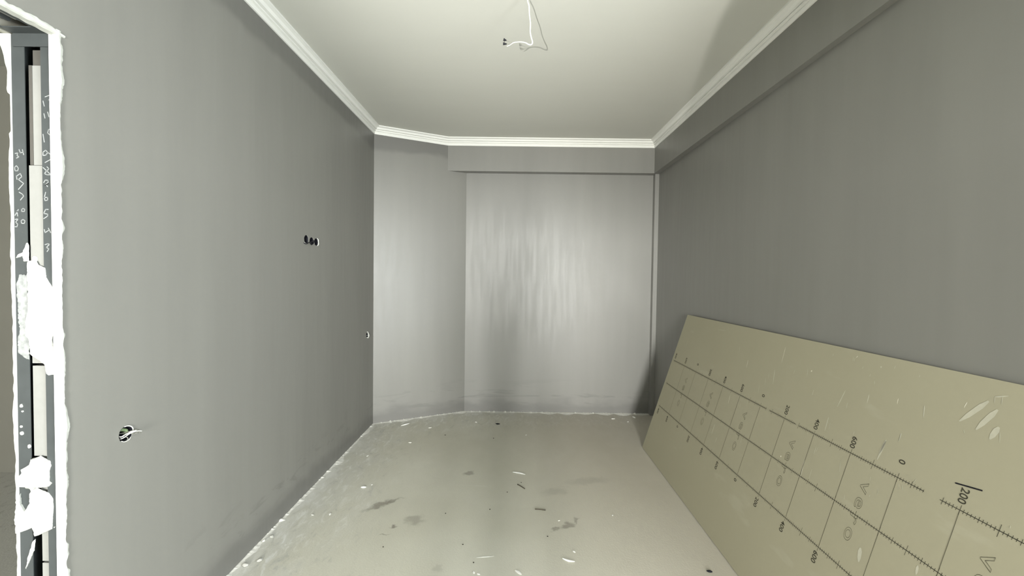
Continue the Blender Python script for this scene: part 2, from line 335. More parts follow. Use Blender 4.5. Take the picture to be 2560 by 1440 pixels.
floor = struct(box('floor', X2, 1.75, Y_REAR - 0.15, 4.6, -0.12, 0.0, M['floor']), 'dusty grey screed floor with plaster scrapes and stains')
ceiling = struct(box('ceiling', X2, 1.75, Y_REAR - 0.15, 4.6, CEIL, CEIL + 0.12, M['ceiling']), 'plain off-white painted ceiling')

SOCK = [(2.6797, 1.680, 0.0275), (2.7510, 1.6735, 0.0265), (2.8150, 1.6740, 0.0255)]
HOLE1 = (1.4230, 0.8825, 0.0265)
HOLE2 = (3.8050, 0.8920, 0.0270)
DOOR_Y0, DOOR_Y1, DOOR_Z = 0.30, 1.2235, 2.152
outl = [(Y_REAR, 0), (DOOR_Y0, 0), (DOOR_Y0, DOOR_Z), (DOOR_Y1, DOOR_Z), (DOOR_Y1, 0), (YC + 0.02, 0), (YC + 0.02, CEIL), (Y_REAR, CEIL)]
holes = [circle(*s, rag=0.002, seed=i) for i, s in enumerate(SOCK)] + [circle(*HOLE1, rag=0.003, seed=5), circle(*HOLE2, rag=0.004, seed=9)]
wall_left = struct(plate('wall_left', outl, holes, lambda a, b: (XL, a, b), (-0.0254, 0, 0), [M['wall'], M['white']]), 'grey painted plasterboard wall with doorway and socket holes')
part_o = [(Y_REAR, 0), (DOOR_Y0, 0), (DOOR_Y0, DOOR_Z), (DOOR_Y1 + 0.03, DOOR_Z), (DOOR_Y1 + 0.03, 0), (3.2, 0), (3.2, CEIL), (Y_REAR, CEIL)]
struct(plate('wall_partition', part_o, [], lambda a, b: (-1.5060, a, b), (-0.0125, 0, 0), [M['room2'], M['room2']]), 'far skin of the doorway partition')

def slab(name, p, q, z0, z1, th, mat, label):
    """Vertical wall from plan point p to q; thickness to the left of p->q."""
    p, q = Vector((*p, 0)), Vector((*q, 0)); d = (q - p).normalized(); nrm = Vector((-d.y, d.x, 0)) * th
    v = [a + Vector((0, 0, z)) for a in (p, q, q + nrm, p + nrm) for z in (z0, z1)]
    f = [(0, 2, 3, 1), (2, 4, 5, 3), (4, 6, 7, 5), (6, 0, 1, 7), (1, 3, 5, 7), (0, 6, 4, 2)]
    return struct(mesh_obj(name, v, f, mat), label)
slab('wall_slanted', (XL, YC), (KX2, YR), 0, CEIL, 0.12, M['wall'], 'short slanted grey wall between left wall and back wall')
slab('wall_back', (KX2, YR), (1.56, YR), 0, CEIL, 0.12, M['wall'], 'recessed grey back wall lit from the window')
struct(plate('wall_right', [(4.5, 0), (Y_REAR, 0), (Y_REAR, CEIL), (4.5, CEIL)], [[(WIN3[0], WIN3[2]), (WIN3[1], WIN3[2]), (WIN3[1], WIN3[3]), (WIN3[0], WIN3[3])]],
             lambda a, b: (wall_x(a), a, b), (0.12, 0, 0), [M['wall'], M['white']]), 'long grey right wall behind the leaning board')
v = [(KX, YB), (XR, YB), (XR, Y_REAR), (wall_x(Y_REAR) + 0.05, Y_REAR), (wall_x(YR) + 0.02, YR + 0.02), (KX2 + 0.03, YR + 0.02)]
# dropped beams: one along the back wall, one along the right wall, meeting in a mitre
def prism(name, pts, z0, z1, mat, label):
    n = len(pts); vv = [(x, y, z) for z in (z0, z1) for x, y in pts]
    ff = [tuple(range(n))[::-1], tuple(range(n, 2 * n))] + [(i, (i + 1) % n, n + (i + 1) % n, n + i) for i in range(n)]
    return struct(mesh_obj(name, vv, ff, mat), label)
prism('wall_back_beam', [(KX, YB), (XR, YB), (wall_x(YR), YR + 0.02), (KX2 + 0.04, YR + 0.02)], BEAM_Z, CEIL, M['wall_plain'], 'dropped grey beam across the back wall')
prism('wall_right_beam', [(XR, YB), (XR, Y_REAR), (XR + 0.1, Y_REAR), (wall_x(YR) + 0.02, YR)], BEAM_Z, CEIL, M['wall_plain'], 'dropped grey beam along the right wall')
struct(bevel_box('wall_corner_pilaster', 1.4703, wall_x(YR) + 0.01, 4.32, YR + 0.01, 0, BEAM_Z + 0.01, M['wall_plain'], w=0.002), 'narrow grey pilaster boxing in the back right corner')

prism('added_shade_beam', [(XL, -1.00), (1.47, -1.00), (1.47, -0.85), (XL, -0.85)], 1.98, CEIL, M['wall_plain'], 'added beam behind the camera, shading the tops of the walls')  # unseen beam, added to keep window light off the upper walls
# wall behind the camera with the windows that light both rooms
rear = [(X2, 0), (1.75, 0), (1.75, CEIL), (X2, CEIL)]
rect = lambda w: [(w[0], w[2]), (w[1], w[2]), (w[1], w[3]), (w[0], w[3])]
struct(plate('wall_rear', rear, [rect(WIN), rect(WIN2)], lambda a, b: (a, Y_REAR, b), (0, -0.15, 0), [M['wall_plain'], M['white']]), 'grey wall with the daylight windows')
for i, w in enumerate((WIN, WIN2)):  # the second one is added, to light the neighbouring room
    wn = struct(empty(f'window_{i + 1}', ((w[0] + w[1]) / 2, Y_REAR - 0.08, w[2])), 'white framed window behind the camera')
    ox, oy, oz = wn.location
    def bar(nm, x0, x1, z0, z1): box(nm, x0 - ox, x1 - ox, -0.03, 0.03, z0 - oz, z1 - oz, M['frame'], wn)
    bar('frame_jamb', w[0], w[0] + 0.06, w[2], w[3]); bar('frame_jamb', w[1] - 0.06, w[1], w[2], w[3])
    bar('frame_head', w[0] + 0.06, w[1] - 0.06, w[3] - 0.06, w[3]); bar('frame_sill', w[0] + 0.06, w[1] - 0.06, w[2], w[2] + 0.06)
    mx = (w[0] + w[1]) / 2
    bar('mullion', mx - 0.04, mx + 0.04, w[2] + 0.06, w[3] - 0.06)
w3 = struct(empty('window_3', (1.52, (WIN3[0] + WIN3[1]) / 2, WIN3[2])), 'added white framed window in the right wall, out of view')
def bar3(nm, y0, y1, z0, z1): box(nm, -0.02, 0.04, y0 - w3.location.y, y1 - w3.location.y, z0 - WIN3[2], z1 - WIN3[2], M['frame'], w3)
bar3('frame_jamb', WIN3[0], WIN3[0] + 0.05, WIN3[2], WIN3[3]); bar3('frame_jamb', WIN3[1] - 0.05, WIN3[1], WIN3[2], WIN3[3])
bar3('frame_head', WIN3[0] + 0.05, WIN3[1] - 0.05, WIN3[3] - 0.05, WIN3[3]); bar3('frame_sill', WIN3[0] + 0.05, WIN3[1] - 0.05, WIN3[2], WIN3[2] + 0.05)
# neighbouring room seen through the doorway
slab('wall_neighbour_back', (X2, 2.90), (-1.531, 2.90), 0, CEIL, 0.12, M['room2'], 'bare plastered wall of the neighbouring room')
slab('wall_neighbour_side', (X2, Y_REAR), (X2, 2.90), 0, CEIL, 0.12, M['room2'], 'bare side wall of the neighbouring room')

# cornice, one mitred length per wall
path = [Vector(p) for p in ((XL, Y_REAR), (XL, YC), (KX, YB), (XR, YB), (XR, Y_REAR))]
PROF = [(0, -.074), (.0085, -.074), (.0110, -.0540), (.0060, -.0505), (.0060, -.0465), (.0195, -.0455), (.0205, -.0370), (.0140, -.0345), (.0140, -.0310),
        (.0320, -.0300), (.0400, -.0150), (.0540, -.0115), (.0600, -.0105), (.0600, 0.0), (0, 0)]
def offset_pt(i, d):
    def nrm(a, b):
        t = (b - a).normalized(); return Vector((t.y, -t.x))
    if i == 0: return path[0] + nrm(path[0], path[1]) * d
    if i == len(path) - 1: return path[-1] + nrm(path[-2], path[-1]) * d
    n1, n2 = nrm(path[i - 1], path[i]), nrm(path[i], path[i + 1])
    m = (n1 + n2).normalized(); return path[i] + m * (d / m.dot(n1))
names = ['white stepped cornice along the left wall', 'white stepped cornice on the slanted wall', 'white stepped cornice over the back beam', 'white stepped cornice along the right beam']
for k in range(4):
    n = len(PROF)
    vv = [(*offset_pt(i, d), CEIL + z) for i in (k, k + 1) for d, z in PROF]
    ff = [(j, (j + 1) % n, n + (j + 1) % n, n + j) for j in range(n)] + [tuple(range(n))[::-1], tuple(range(n, 2 * n))]
    struct(mesh_obj(f'trim_{k + 1}', vv, ff, M['crown']), names[k])

# ------------------------------------------------------------------ broken plaster round the doorway (parts of the left wall)
def edge_y(z):
    E = EDGE
    for (z1, y1), (z2, y2) in zip(E, E[1:]):
        if z2 <= z <= z1: return y1 + (y2 - y1) * (z1 - z) / (z1 - z2)
    return 1.233 + 0.006 * nz(z * 9, 3.3)
N = 420
vv, ff = [], []
for i in range(N + 1):
    z = DOOR_Z + 0.01 - i * (DOOR_Z + 0.01 - 0.002) / N
    e = edge_y(z) + 0.003 * nz(z * 60, 1.7) + 0.0015 * nz(z * 170, 4.1)
    e = max(e, 1.2245)
    j = 0.0016 * nz(z * 45, 8.8)
    vv += [(-1.3770, 1.2302, z), (-1.3665 + j, 1.2200 + j, z), (-1.3630, 1.2195 - j, z), (-1.3575, 1.2188 + j * 1.4, z), (-1.3515 + j, 1.2215 + j, z),
           (-1.3505 + 0.0016 * nz(z * 70, 2.2), 1.2215 + (e - 1.2215) * 0.5, z), (-1.3522, e - 0.0008, z), (-1.3552, e, z)]
for i in range(N):
    for k in range(7):
        a = i * 8 + k; ff.append((a, a + 1, a + 9, a + 8))
pe = mesh_obj('plaster_edge', vv, ff, M['jamb_white'], wall_left, smooth=False); pe['label'] = 'ragged white plaster down the doorway edge'
# along the head of the opening
vv, ff = [], []
N = 260
for i in range(N + 1):
    y = 1.243 - i * (1.243 - DOOR_Y0) / N
    h = 0.013 + 0.006 * nz(y * 22, 6.1) + 0.003 * nz(y * 80, 1.1)
    if y > 1.2: h *= max(0.25, 1 - (y - 1.2) * 14)
    j = 0.0015 * nz(y * 50, 9.9)
    vv += [(-1.3805, y, DOOR_Z - 0.001), (-1.3790, y, DOOR_Z - 0.0045 + j), (-1.3560, y, DOOR_Z - 0.0050 - j), (-1.3512, y, DOOR_Z - 0.002), (-1.3508 + j, y, DOOR_Z + h * 0.5), (-1.3525, y, DOOR_Z + h - 0.001), (-1.3552, y, DOOR_Z + h)]
for i in range(N):
    for k in range(6):
        a = i * 7 + k; ff.append((a, a + 1, a + 8, a + 7))
mesh_obj('plaster_edge', vv, ff, M['jamb_white'], wall_left)['label'] = 'ragged white plaster along the doorway head'
# far skin of the partition, seen past the stud
vv, ff = [], []
N = 300
for i in range(N + 1):
    z = DOOR_Z - i * (DOOR_Z - 0.002) / N
    w = 0.0085 + 0.0045 * nz(z * 7, 5.5) + 0.0035 * nz(z * 33, 2.5)
    if z > 2.0: w += 0.035 * max(0, (z - 2.0) / 0.15) ** 2
    if 1.86 < z < 1.98: w *= 0.25
    vv += [(-1.4990, 1.2299, z), (-1.5000, 1.2285, z), (-1.5006 - w * 0.6, 1.2275, z), (-1.5012 - w, 1.2285 + 0.001 * nz(z * 60), z), (-1.5020 - w, 1.2330, z)]
for i in range(N):
    for k in range(4):
        a = i * 5 + k; ff.append((a, a + 1, a + 6, a + 5))
mesh_obj('plaster_edge', vv, ff, M['jamb_white'], wall_left)['label'] = 'ragged white plaster on the far side of the jamb'

# ------------------------------------------------------------------ metal stud lining the doorway
def off(pts, dx, dz): return [(x - dx, z - dz) for x, z in pts]
SX = -1.4430
stud = tag(empty('door_stud', (SX + 0.005, 1.245, 0)), 'grey metal stud lining the doorway, chalked with numbers and smeared with plaster', 'metal stud')
def sbox(name, x0, x1, y0, y1, z0, z1, mat, parent=stud):
    ox, oy, oz = (SX, 1.245, 0)
    return box(name, x0 - ox, x1 - ox, y0 - oy, y1 - oy, z0, z1, mat, parent)
sbox('flange', -1.4173, -1.3800, 1.2300, 1.2320, 0.0, 2.151, M['metal'])
sbox('flange', -1.5056, -1.4657, 1.2300, 1.2320, 0.0, 2.151, M['metal'])
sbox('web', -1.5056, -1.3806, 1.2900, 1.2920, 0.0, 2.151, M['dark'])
sbox('side', -1.3812, -1.3800, 1.2322, 1.2898, 0.0, 2.151, M['metal'])
sbox('side', -1.5056, -1.5044, 1.2322, 1.2898, 0.0, 2.151, M['metal'])
for z0, z1, xa, yy, mm in ((2.066, 2.112, -1.4560, 1.2440, 'brown'), (1.7685, 2.064, -1.4615, 1.2385, 'filler'), (1.1700, 1.7665, -1.4625, 1.2350, 'filler'),
                           (0.8850, 1.1620, -1.4630, 1.2360, 'filler'), (0.555, 0.8830, -1.4480, 1.2400, 'filler'), (0.02, 0.550, -1.4460, 1.2380, 'filler')):
    f = sbox('filler_strip', xa, -1.4140, yy, yy + 0.02, z0, z1, M[mm])
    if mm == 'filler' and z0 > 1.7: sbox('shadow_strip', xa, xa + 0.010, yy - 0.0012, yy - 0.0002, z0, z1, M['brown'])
def blob(name, pts, y0, th, mat, parent, seed=0, rag=0.0012):
    """Irregular trowelled patch on the jamb (plane of constant y), domed a little towards the room."""
    P = []
    for (x1, z1), (x2, z2) in zip(pts, pts[1:] + pts[:1]):
        L = math.hypot(x2 - x1, z2 - z1); k = max(1, int(L / 0.004))
        for i in range(k):
            t = i / k
            x, z = x1 + (x2 - x1) * t, z1 + (z2 - z1) * t
            P.append((x + rag * nz(x * 300, z * 300, seed), z + rag * nz(x * 300, z * 300, seed + 5)))
    cx = sum(p[0] for p in P) / len(P); cz = sum(p[1] for p in P) / len(P)
    tri = tessellate_polygon([[Vector((a, b, 0)) for a, b in P]])
    n = len(P); ox, oy = SX, 1.245
    inner = [(cx + (x - cx) * 0.93, cz + (z - cz) * 0.965) for x, z in P]
    vv = [(x - ox, y0 - oy, z) for x, z in P] + [(x - ox, y0 - th * (0.8 + 0.5 * nz(x * 90, z * 90, seed)) - oy, z) for x, z in inner]
    ff = [tuple(n + i for i in t) for t in tri] + [(i, (i + 1) % n, n + (i + 1) % n, n + i) for i in range(n)]
    return mesh_obj(name, vv, ff, mat, parent)
blob('plaster_patch', PATCH['a'], 1.2300, 0.006, M['jamb_white'], stud, 1)['label'] = 'tall white plaster patch at mid height'
blob('plaster_smear', PATCH['a2 smear'], 1.2298, 0.0012, M['smear'], stud, 2, 0.004)['label'] = 'thin plaster smear on the left flange'
blob('plaster_patch', PATCH['b'], 1.2300, 0.010, M['jamb_white'], stud, 3)['label'] = 'small white plaster dab'
blob('plaster_patch', PATCH['c'], 1.2300, 0.008, M['jamb_white'], stud, 4)['label'] = 'low white plaster patch'
blob('plaster_patch', PATCH['d left edge'], 1.2300, 0.004, M['jamb_white'], stud, 5)
blob('plaster_patch', PATCH['e'], 1.2300, 0.004, M['jamb_white'], stud, 6)
for i, (x, z, r) in enumerate([(-1.4917, 1.0404, 0.005), (-1.4879, 1.0242, 0.003), (-1.4912, 0.9568, 0.006), (-1.4928, 0.9772, 0.004), (-1.4696, 0.917, 0.006), (-1.3964, 0.6683, 0.002), (-1.3813, 0.8457, 0.004), (-1.4480, 1.4860, 0.010)]):
    blob('plaster_spot', [(x + r * math.cos(t) * 0.8, z + r * math.sin(t) * (1.0 + 0.3 * nz(i, t))) for t in [k * 0.7 for k in range(9)]], 1.2300 if x > -1.417 or x < -1.4657 else 1.2345, 0.003, M['jamb_white'], stud, 20 + i)
for nm, strokes in CHALK.items():
    vv, ff = [], []
    for st in strokes:
        for (x1, z1), (x2, z2) in zip(st, st[1:]):
            dx, dz = x2 - x1, z2 - z1; L = math.hypot(dx, dz) or 1; w = 0.0013
            px, pz = -dz / L * w, dx / L * w; ex, ez = dx / L * 0.0006, dz / L * 0.0006; b = len(vv)
            for q, s_ in (((x1 - ex, z1 - ez), 1), ((x1 - ex, z1 - ez), -1), ((x2 + ex, z2 + ez), -1), ((x2 + ex, z2 + ez), 1)):
                vv.append((q[0] + px * s_ - SX - (0.010 if q[0] > -1.44 else 0.004), 1.2297 - 1.245, q[1] + pz * s_))
            ff.append((b, b + 1, b + 2, b + 3))
    mesh_obj('chalk_number', vv, ff, M['chalk'], stud)
# bent tab of the head track folded down over the stud
sbox('bent_tab', -1.4960, -1.3800, 1.2270, 1.2296, 2.1140, 2.1520, M['metal'])
# near side of the doorway (out of view) and head track
near = tag(empty('door_stud', (SX, 0.29, 0)), 'grey metal stud on the near side of the doorway', 'metal stud')
box('flange', -0.0626, 0.063, -0.002, 0.0, 0, 2.151, M['metal'], near)
track = tag(empty('door_head_track', (SX + 0.005, 0.76, DOOR_Z)), 'dark ribbed metal track across the head of the doorway', 'metal track')
def tbox(name, x0, x1, z0, z1, mat, y0=DOOR_Y0, y1=1.195): return box(name, x0 - SX, x1 - SX, y0 - 0.76, y1 - 0.76, z0, z1, mat, track)
tbox('web', -1.5056, -1.3800, 0.030, 0.032, M['metal'])
tbox('flange', -1.4030, -1.3800, 0.000, 0.002, M['metal'])
tbox('flange', -1.5056, -1.4900, 0.000, 0.002, M['metal'])
tbox('rib', -1.4190, -1.4110, 0.020, 0.030, M['filler'])
tbox('rib', -1.4330, -1.4270, 0.016, 0.030, M['metal'])
tbox('rib', -1.4480, -1.4430, 0.020, 0.030, M['filler'])
tbox('rib', -1.4700, -1.4620, 0.016, 0.030, M['metal'])
tbox('end_fold', -1.4960, -1.3800, 0.000, 0.0025, M['metal'], 1.1955, 1.2268)

# ------------------------------------------------------------------ socket holes in the left wall
def cup(parent, cy, cz, r, depth, mat, base):
    vv, ff = [], []; k = 28
    for x, rr in ((-0.0005, r + 0.0012), (-0.0005, r - 0.0008), (-depth, r - 0.0012)):
        vv += [(XL - base[0] + x, cy + rr * math.cos(t) - base[1], cz + rr * math.sin(t) - base[2]) for t in [2 * math.pi * i / k for i in range(k)]]
    for a in range(2):
        for i in range(k): ff.append((a * k + i, a * k + (i + 1) % k, (a + 1) * k + (i + 1) % k, (a + 1) * k + i))
    ff.append(tuple(2 * k + i for i in range(k)))
    return mesh_obj('back_box', vv, ff, mat, parent)
def rel(pts, b): return [(x - b[0], y - b[1], z - b[2]) for x, y, z in pts]
b = (XL, 2.751, 1.674)
trip = tag(empty('triple_socket_hole', b), 'row of three round socket holes with black wires in the left wall', 'socket hole')
for cy, cz, r in SOCK: cup(trip, cy, cz, r, 0.05, M['black'], b)
tube('wire', rel([(-1.372, 2.640, 1.6640), (-1.3500, 2.6520, 1.6510), (-1.3440, 2.6686, 1.6511), (-1.3435, 2.6816, 1.6578), (-1.3430, 2.7046, 1.6622), (-1.3426, 2.7383, 1.6709), (-1.3440, 2.7623, 1.6789), (-1.3500, 2.7833, 1.6765), (-1.372, 2.80, 1.672)], b), 0.0032, M['black'], trip)
tube('wire', rel([(-1.372, 2.745, 1.676), (-1.3480, 2.7180, 1.6643), (-1.3426, 2.7220, 1.6543), (-1.3426, 2.7298, 1.6500), (-1.3426, 2.7485, 1.6584), (-1.3450, 2.7658, 1.675), (-1.372, 2.79, 1.685)], b), 0.0028, M['black'], trip)
def rim_blob(name, parent, base, pts, r, mat):
    tube(name, rel(pts, base), r, mat, parent, sides=6, taper=lambda t: 0.6 + 0.4 * math.sin(math.pi * t) + 0.25 * nz(t * 9, 3), sub=4)
rim_blob('chipped_rim', trip, b, [(-1.3540, 2.8272, 1.6990), (-1.3536, 2.8390, 1.6955), (-1.3536, 2.8430, 1.6872), (-1.3536, 2.8420, 1.6796), (-1.3536, 2.8470, 1.669), (-1.3536, 2.8420, 1.6544), (-1.3540, 2.8291, 1.6487)], 0.0036, M['chip_white'])
rim_blob('chipped_rim', trip, b, [(-1.3540, 2.655, 1.6580), (-1.3538, 2.668, 1.6545), (-1.3538, 2.685, 1.6538), (-1.3540, 2.700, 1.6570)], 0.0022, M['chip_white'])
b = (XL, HOLE1[0], HOLE1[1])
single = tag(empty('single_socket_hole', b), 'single round socket hole low on the left wall, cables spilling out', 'socket hole')
cup(single, *HOLE1, 0.05, M['black'], b)
for nm, pts, r, mm in (('cable', [(-1.395, 1.420, 0.872), (-1.3640, 1.4060, 0.8790), (-1.3486, 1.3995, 0.8801), (-1.3406, 1.4014, 0.8849), (-1.3346, 1.4081, 0.8891), (-1.3300, 1.4190, 0.8924), (-1.3290, 1.4350, 0.8900)], 0.0016, 'cable'),
                       ('cable', [(-1.395, 1.430, 0.865), (-1.3640, 1.4100, 0.8690), (-1.3486, 1.4043, 0.8736), (-1.3406, 1.4070, 0.8789), (-1.3356, 1.4135, 0.8848), (-1.3320, 1.4253, 0.8874), (-1.3300, 1.4420, 0.8855), (-1.3310, 1.4590, 0.8790)], 0.0015, 'cable'),
                       ('wire', [(-1.395, 1.425, 0.880), (-1.3520, 1.4330, 0.8800), (-1.3440, 1.4452, 0.8742), (-1.3416, 1.4560, 0.8770), (-1.3436, 1.4683, 0.8681)], 0.0014, 'wire_grey'),
                       ('wire', [(-1.395, 1.420, 0.875), (-1.3520, 1.4201, 0.8720), (-1.3450, 1.4203, 0.8671), (-1.3440, 1.4179, 0.8634)], 0.0014, 'wire_grey'),
                       ('wire', [(-1.395, 1.415, 0.88), (-1.3480, 1.4300, 0.8880), (-1.3400, 1.4480, 0.8880), (-1.3440, 1.4620, 0.8830)], 0.0012, 'wire_grey')):
    tube(nm, rel(pts, b), r, M[mm], single)
tube('green_cable', rel([(-1.398, 1.418, 0.892), (-1.376, 1.428, 0.894), (-1.366, 1.436, 0.888), (-1.380, 1.445, 0.876)], b), 0.006, M['green'], single)
rim_blob('chipped_rim', single, b, [(-1.3545, 1.4180, 0.9085), (-1.3532, 1.4280, 0.9085), (-1.3528, 1.4380, 0.9045), (-1.3528, 1.4450, 0.8980), (-1.3532, 1.4490, 0.8900), (-1.3545, 1.4495, 0.8840)], 0.0022, M['chip_white'])
rim_blob('chipped_rim', single, b, [(-1.3545, 1.4060, 0.8630), (-1.3532, 1.4140, 0.8575), (-1.3530, 1.4240, 0.8560), (-1.3532, 1.4340, 0.8580), (-1.3545, 1.4410, 0.8640)], 0.0016, M['chip_white'])
b = (XL, HOLE2[0], HOLE2[1])
small = tag(empty('corner_socket_hole', b), 'small dark socket hole on the left wall next to the far corner', 'socket hole')
cup(small, *HOLE2, 0.05, M['black'], b)
rim_blob('chipped_rim', small, b, [(-1.3545, 3.80, 0.925), (-1.3520, 3.815, 0.918), (-1.3515, 3.827, 0.900), (-1.3500, 3.835, 0.885), (-1.3515, 3.828, 0.870), (-1.3545, 3.818, 0.864)], 0.006, M['chip_white'])

# ------------------------------------------------------------------ ceiling cable
b = (0.0475, 2.085, CEIL)
cab = tag(empty('ceiling_cable', b), 'white cable hanging from the ceiling with two black wire connectors', 'cable')
CP = [(0.0475, 2.085, 2.8841), (0.0533, 2.087, 2.8325), (0.0607, 2.089, 2.8103), (0.0634, 2.091, 2.7703), (0.0691, 2.093, 2.7262), (0.0688, 2.095, 2.6838), (0.0753, 2.097, 2.6554), (0.0807, 2.099, 2.6387), (0.0789, 2.101, 2.6279), (0.071, 2.103, 2.6249), (0.0609, 2.105, 2.6279), (0.0487, 2.107, 2.6359), (0.0345, 2.109, 2.6408), (0.0163, 2.111, 2.6428), (-0.002, 2.113, 2.6427), (-0.0182, 2.115, 2.6396), (-0.0323, 2.117, 2.6306), (-0.0485, 2.119, 2.6245)]
tube('sheath', rel(CP, b), 0.0030, M['cable'], cab, sides=10, taper=lambda t: 1.0 if t < 0.5 else 1.0 - 0.45 * (t - 0.5) * 2)
tube('wire', rel([(-0.0182, 2.115, 2.6390), (-0.0344, 2.115, 2.6344), (-0.0506, 2.115, 2.6343)], b), 0.0011, M['wire_grey'], cab)
tube('wire', rel([(-0.0182, 2.115, 2.6400), (-0.0386, 2.115, 2.6464), (-0.0509, 2.115, 2.6523)], b), 0.0009, M['wire_grey'], cab)
tube('wire', rel([(-0.0600, 2.116, 2.6351), (-0.0615, 2.118, 2.6461), (-0.0600, 2.116, 2.6540)], b), 0.0010, M['black'], cab)
for p0, p1 in (((-0.0672, 2.115, 2.6351), (-0.0486, 2.115, 2.6343)), ((-0.0645, 2.115, 2.6565), (-0.0506, 2.115, 2.6518))):
    tube('connector', rel([p0, tuple((Vector(p0) * 0.9 + Vector(p1) * 0.1)), tuple((Vector(p0) * 0.35 + Vector(p1) * 0.65)), p1], b), 0.0075, M['black'], cab, sides=10, taper=lambda t: (1.0 if t < 0.12 else 1.0 - 0.72 * (t - 0.12) / 0.88), sub=4)

# ------------------------------------------------------------------ plasterboard sheet leaning on the right wall
B_O = Vector((1.1275, 3.44, 0.0))
b_u = Vector((-0.005, -1, 0)).normalized()             # along the sheet, towards the camera
b_s = Vector((0.347, -0.00173, 1.1487)).normalized()   # up the slope
b_n = b_u.cross(b_s).normalized()                      # out into the room
def bpt(u, s, h=0.0): return b_u * u + b_s * s + b_n * h
BW, U1, TH = 1.200, 2.455, 0.0125
board = empty('plasterboard_sheet', B_O + Vector((0, 0, TH * abs(b_n.z) + 0.0005)))
B_T = Vector(board.location)
tag(board, 'large tan plasterboard sheet printed with rulers, leaning on the right wall', 'plasterboard')
# sheet: front face subdivided along its outline for slightly crushed edges
def far_u(s): return -0.052 + 0.034 * s / BW
outline = []
K = 60
for i in range(K): s = BW * i / K; outline.append((far_u(s) + 0.0012 * nz(s * 30, 1), s))
for i in range(K): t = i / K; outline.append((far_u(BW) + (U1 - far_u(BW)) * t, BW + 0.0016 * nz(t * 60, 2) + 0.008 * t))
for i in range(K): s = BW * (1 - i / K); outline.append((U1, s + 0.008 * (s / BW)))
for i in range(K): t = 1 - i / K; outline.append((far_u(0) + (U1 - far_u(0)) * t, max(0.0, 0.0015 * nz(t * 70, 3))))
tri = tessellate_polygon([[Vector((a, c_, 0)) for a, c_ in outline]])
n = len(outline)
vv = [bpt(u, s) for u, s in outline] + [bpt(u, s, -TH) for u, s in outline]
ff = [tuple(t) for t in tri] + [tuple(n + i for i in t[::-1]) for t in tri] + [(i, n + i, n + (i + 1) % n, (i + 1) % n) for i in range(n)]
mi = [0] * (2 * len(tri)) + [1] * (3 * K) + [2] * K
mesh_obj('sheet', vv, ff, [M['board'], M['core'], M['brown']], board, mat_idx=mi)
INK = 0.0006
class Quads:
    def __init__(s): s.v, s.f = [], []
    def line(s, u1, s1, u2, s2, w, h=INK):
        d = Vector((u2 - u1, s2 - s1)); L = d.length or 1; p = Vector((-d.y, d.x)) / L * (w / 2); k = len(s.v)
        for (a, c_), q in (((u1, s1), 1), ((u2, s2), 1), ((u2, s2), -1), ((u1, s1), -1)):
            s.v.append(bpt(a + p.x * q, c_ + p.y * q, h))
        s.f.append((k, k + 1, k + 2, k + 3))
    def build(s, name, mat): return mesh_obj(name, s.v, s.f, mat, board)
U600 = 1.824                                            # one "600" mark; a mark every 200 mm
marks = [U600 + 0.2 * k for k in range(-9, 4)]
gap = {0.8: [(2.115, 2.165), (1.275, 1.298), (1.5, 1.523)], 0.6: [], 0.4: []}
for s in (0.8, 0.6, 0.4):
    q = Quads(); u = 0.006
    while u < U1 - 0.01:
        inb = any(a < u < b_ for a, b_ in gap[s])
        if not inb and nz(u * 1.7, s * 9) > -0.62: q.line(u, s, u + 0.0101, s, 0.0022)
        u += 0.01
    k0 = int((U600 - 0.006) / 0.01)
    for k in range(-k0, 64):
        u = U600 + k * 0.01
        if u > U1 - 0.008 or any(a < u < b_ for a, b_ in gap[s]): continue
        if nz(u * 2.3 + 5, s * 7) < -0.55: continue    # worn print
        hl = 0.016 if k % 10 == 0 else (0.0105 if k % 5 == 0 else 0.0062)
        hl *= 0.85 + 0.3 * random.random()
        q.line(u + 0.0006, s + hl, u - 0.0006, s - hl, 0.0013)
    q.build('printed_ruler', M['ink'])['kind'] = 'stuff'
for u in marks:
    if 0.03 < u < U1:
        q = Quads(); q.line(u, 0.4, u, 0.8, 0.0015); q.build('printed_line', M['ink_thin'])

def text_mesh(name, txt, size, u, s, mat, outline_w=0.0, weight=0.0, spacing=1.0, sx=1.0):
    """Printed word reading down the slope; (u, s) is the middle of the word."""
    cu = bpy.data.curves.new(name, 'FONT'); cu.body = txt; cu.size = size; cu.align_x = 'CENTER'; cu.align_y = 'CENTER'
    cu.space_character = spacing; cu.resolution_u = 4; cu.offset = weight
    if outline_w: cu.fill_mode = 'NONE'; cu.bevel_depth = outline_w; cu.bevel_resolution = 0
    tmp = bpy.data.objects.new('tmp_text', cu); COL.objects.link(tmp)
    dg = bpy.context.evaluated_depsgraph_get()
    me = bpy.data.meshes.new_from_object(tmp.evaluated_get(dg), depsgraph=dg)
    bpy.data.objects.remove(tmp); bpy.data.curves.remove(cu)
    me.materials.clear(); me.materials.append(mat)
    for vt in me.vertices:                              # text x runs down the slope, text y towards the camera
        x, y, z = vt.co
        vt.co = bpt(u + y * sx, s - x, INK + z * 0.2)
    me.name = name
    return link(bpy.data.objects.new(name, me), board)
SEQ = ['0', '200', '400', '600']
for u in marks:
    if not 0.02 < u < U1 - 0.02: continue
    k = round((u - U600) / 0.2); tx = SEQ[(k + 3) % 4]
    single_d = len(tx) == 1
    text_mesh('printed_number', tx, 0.032, u - 0.004, 0.843 if not single_d else 0.856, M['ink'], weight=0.0003)
    text_mesh('printed_number', tx, 0.032, u - 0.004, 0.357 if not single_d else 0.370, M['ink'], weight=0.0003)
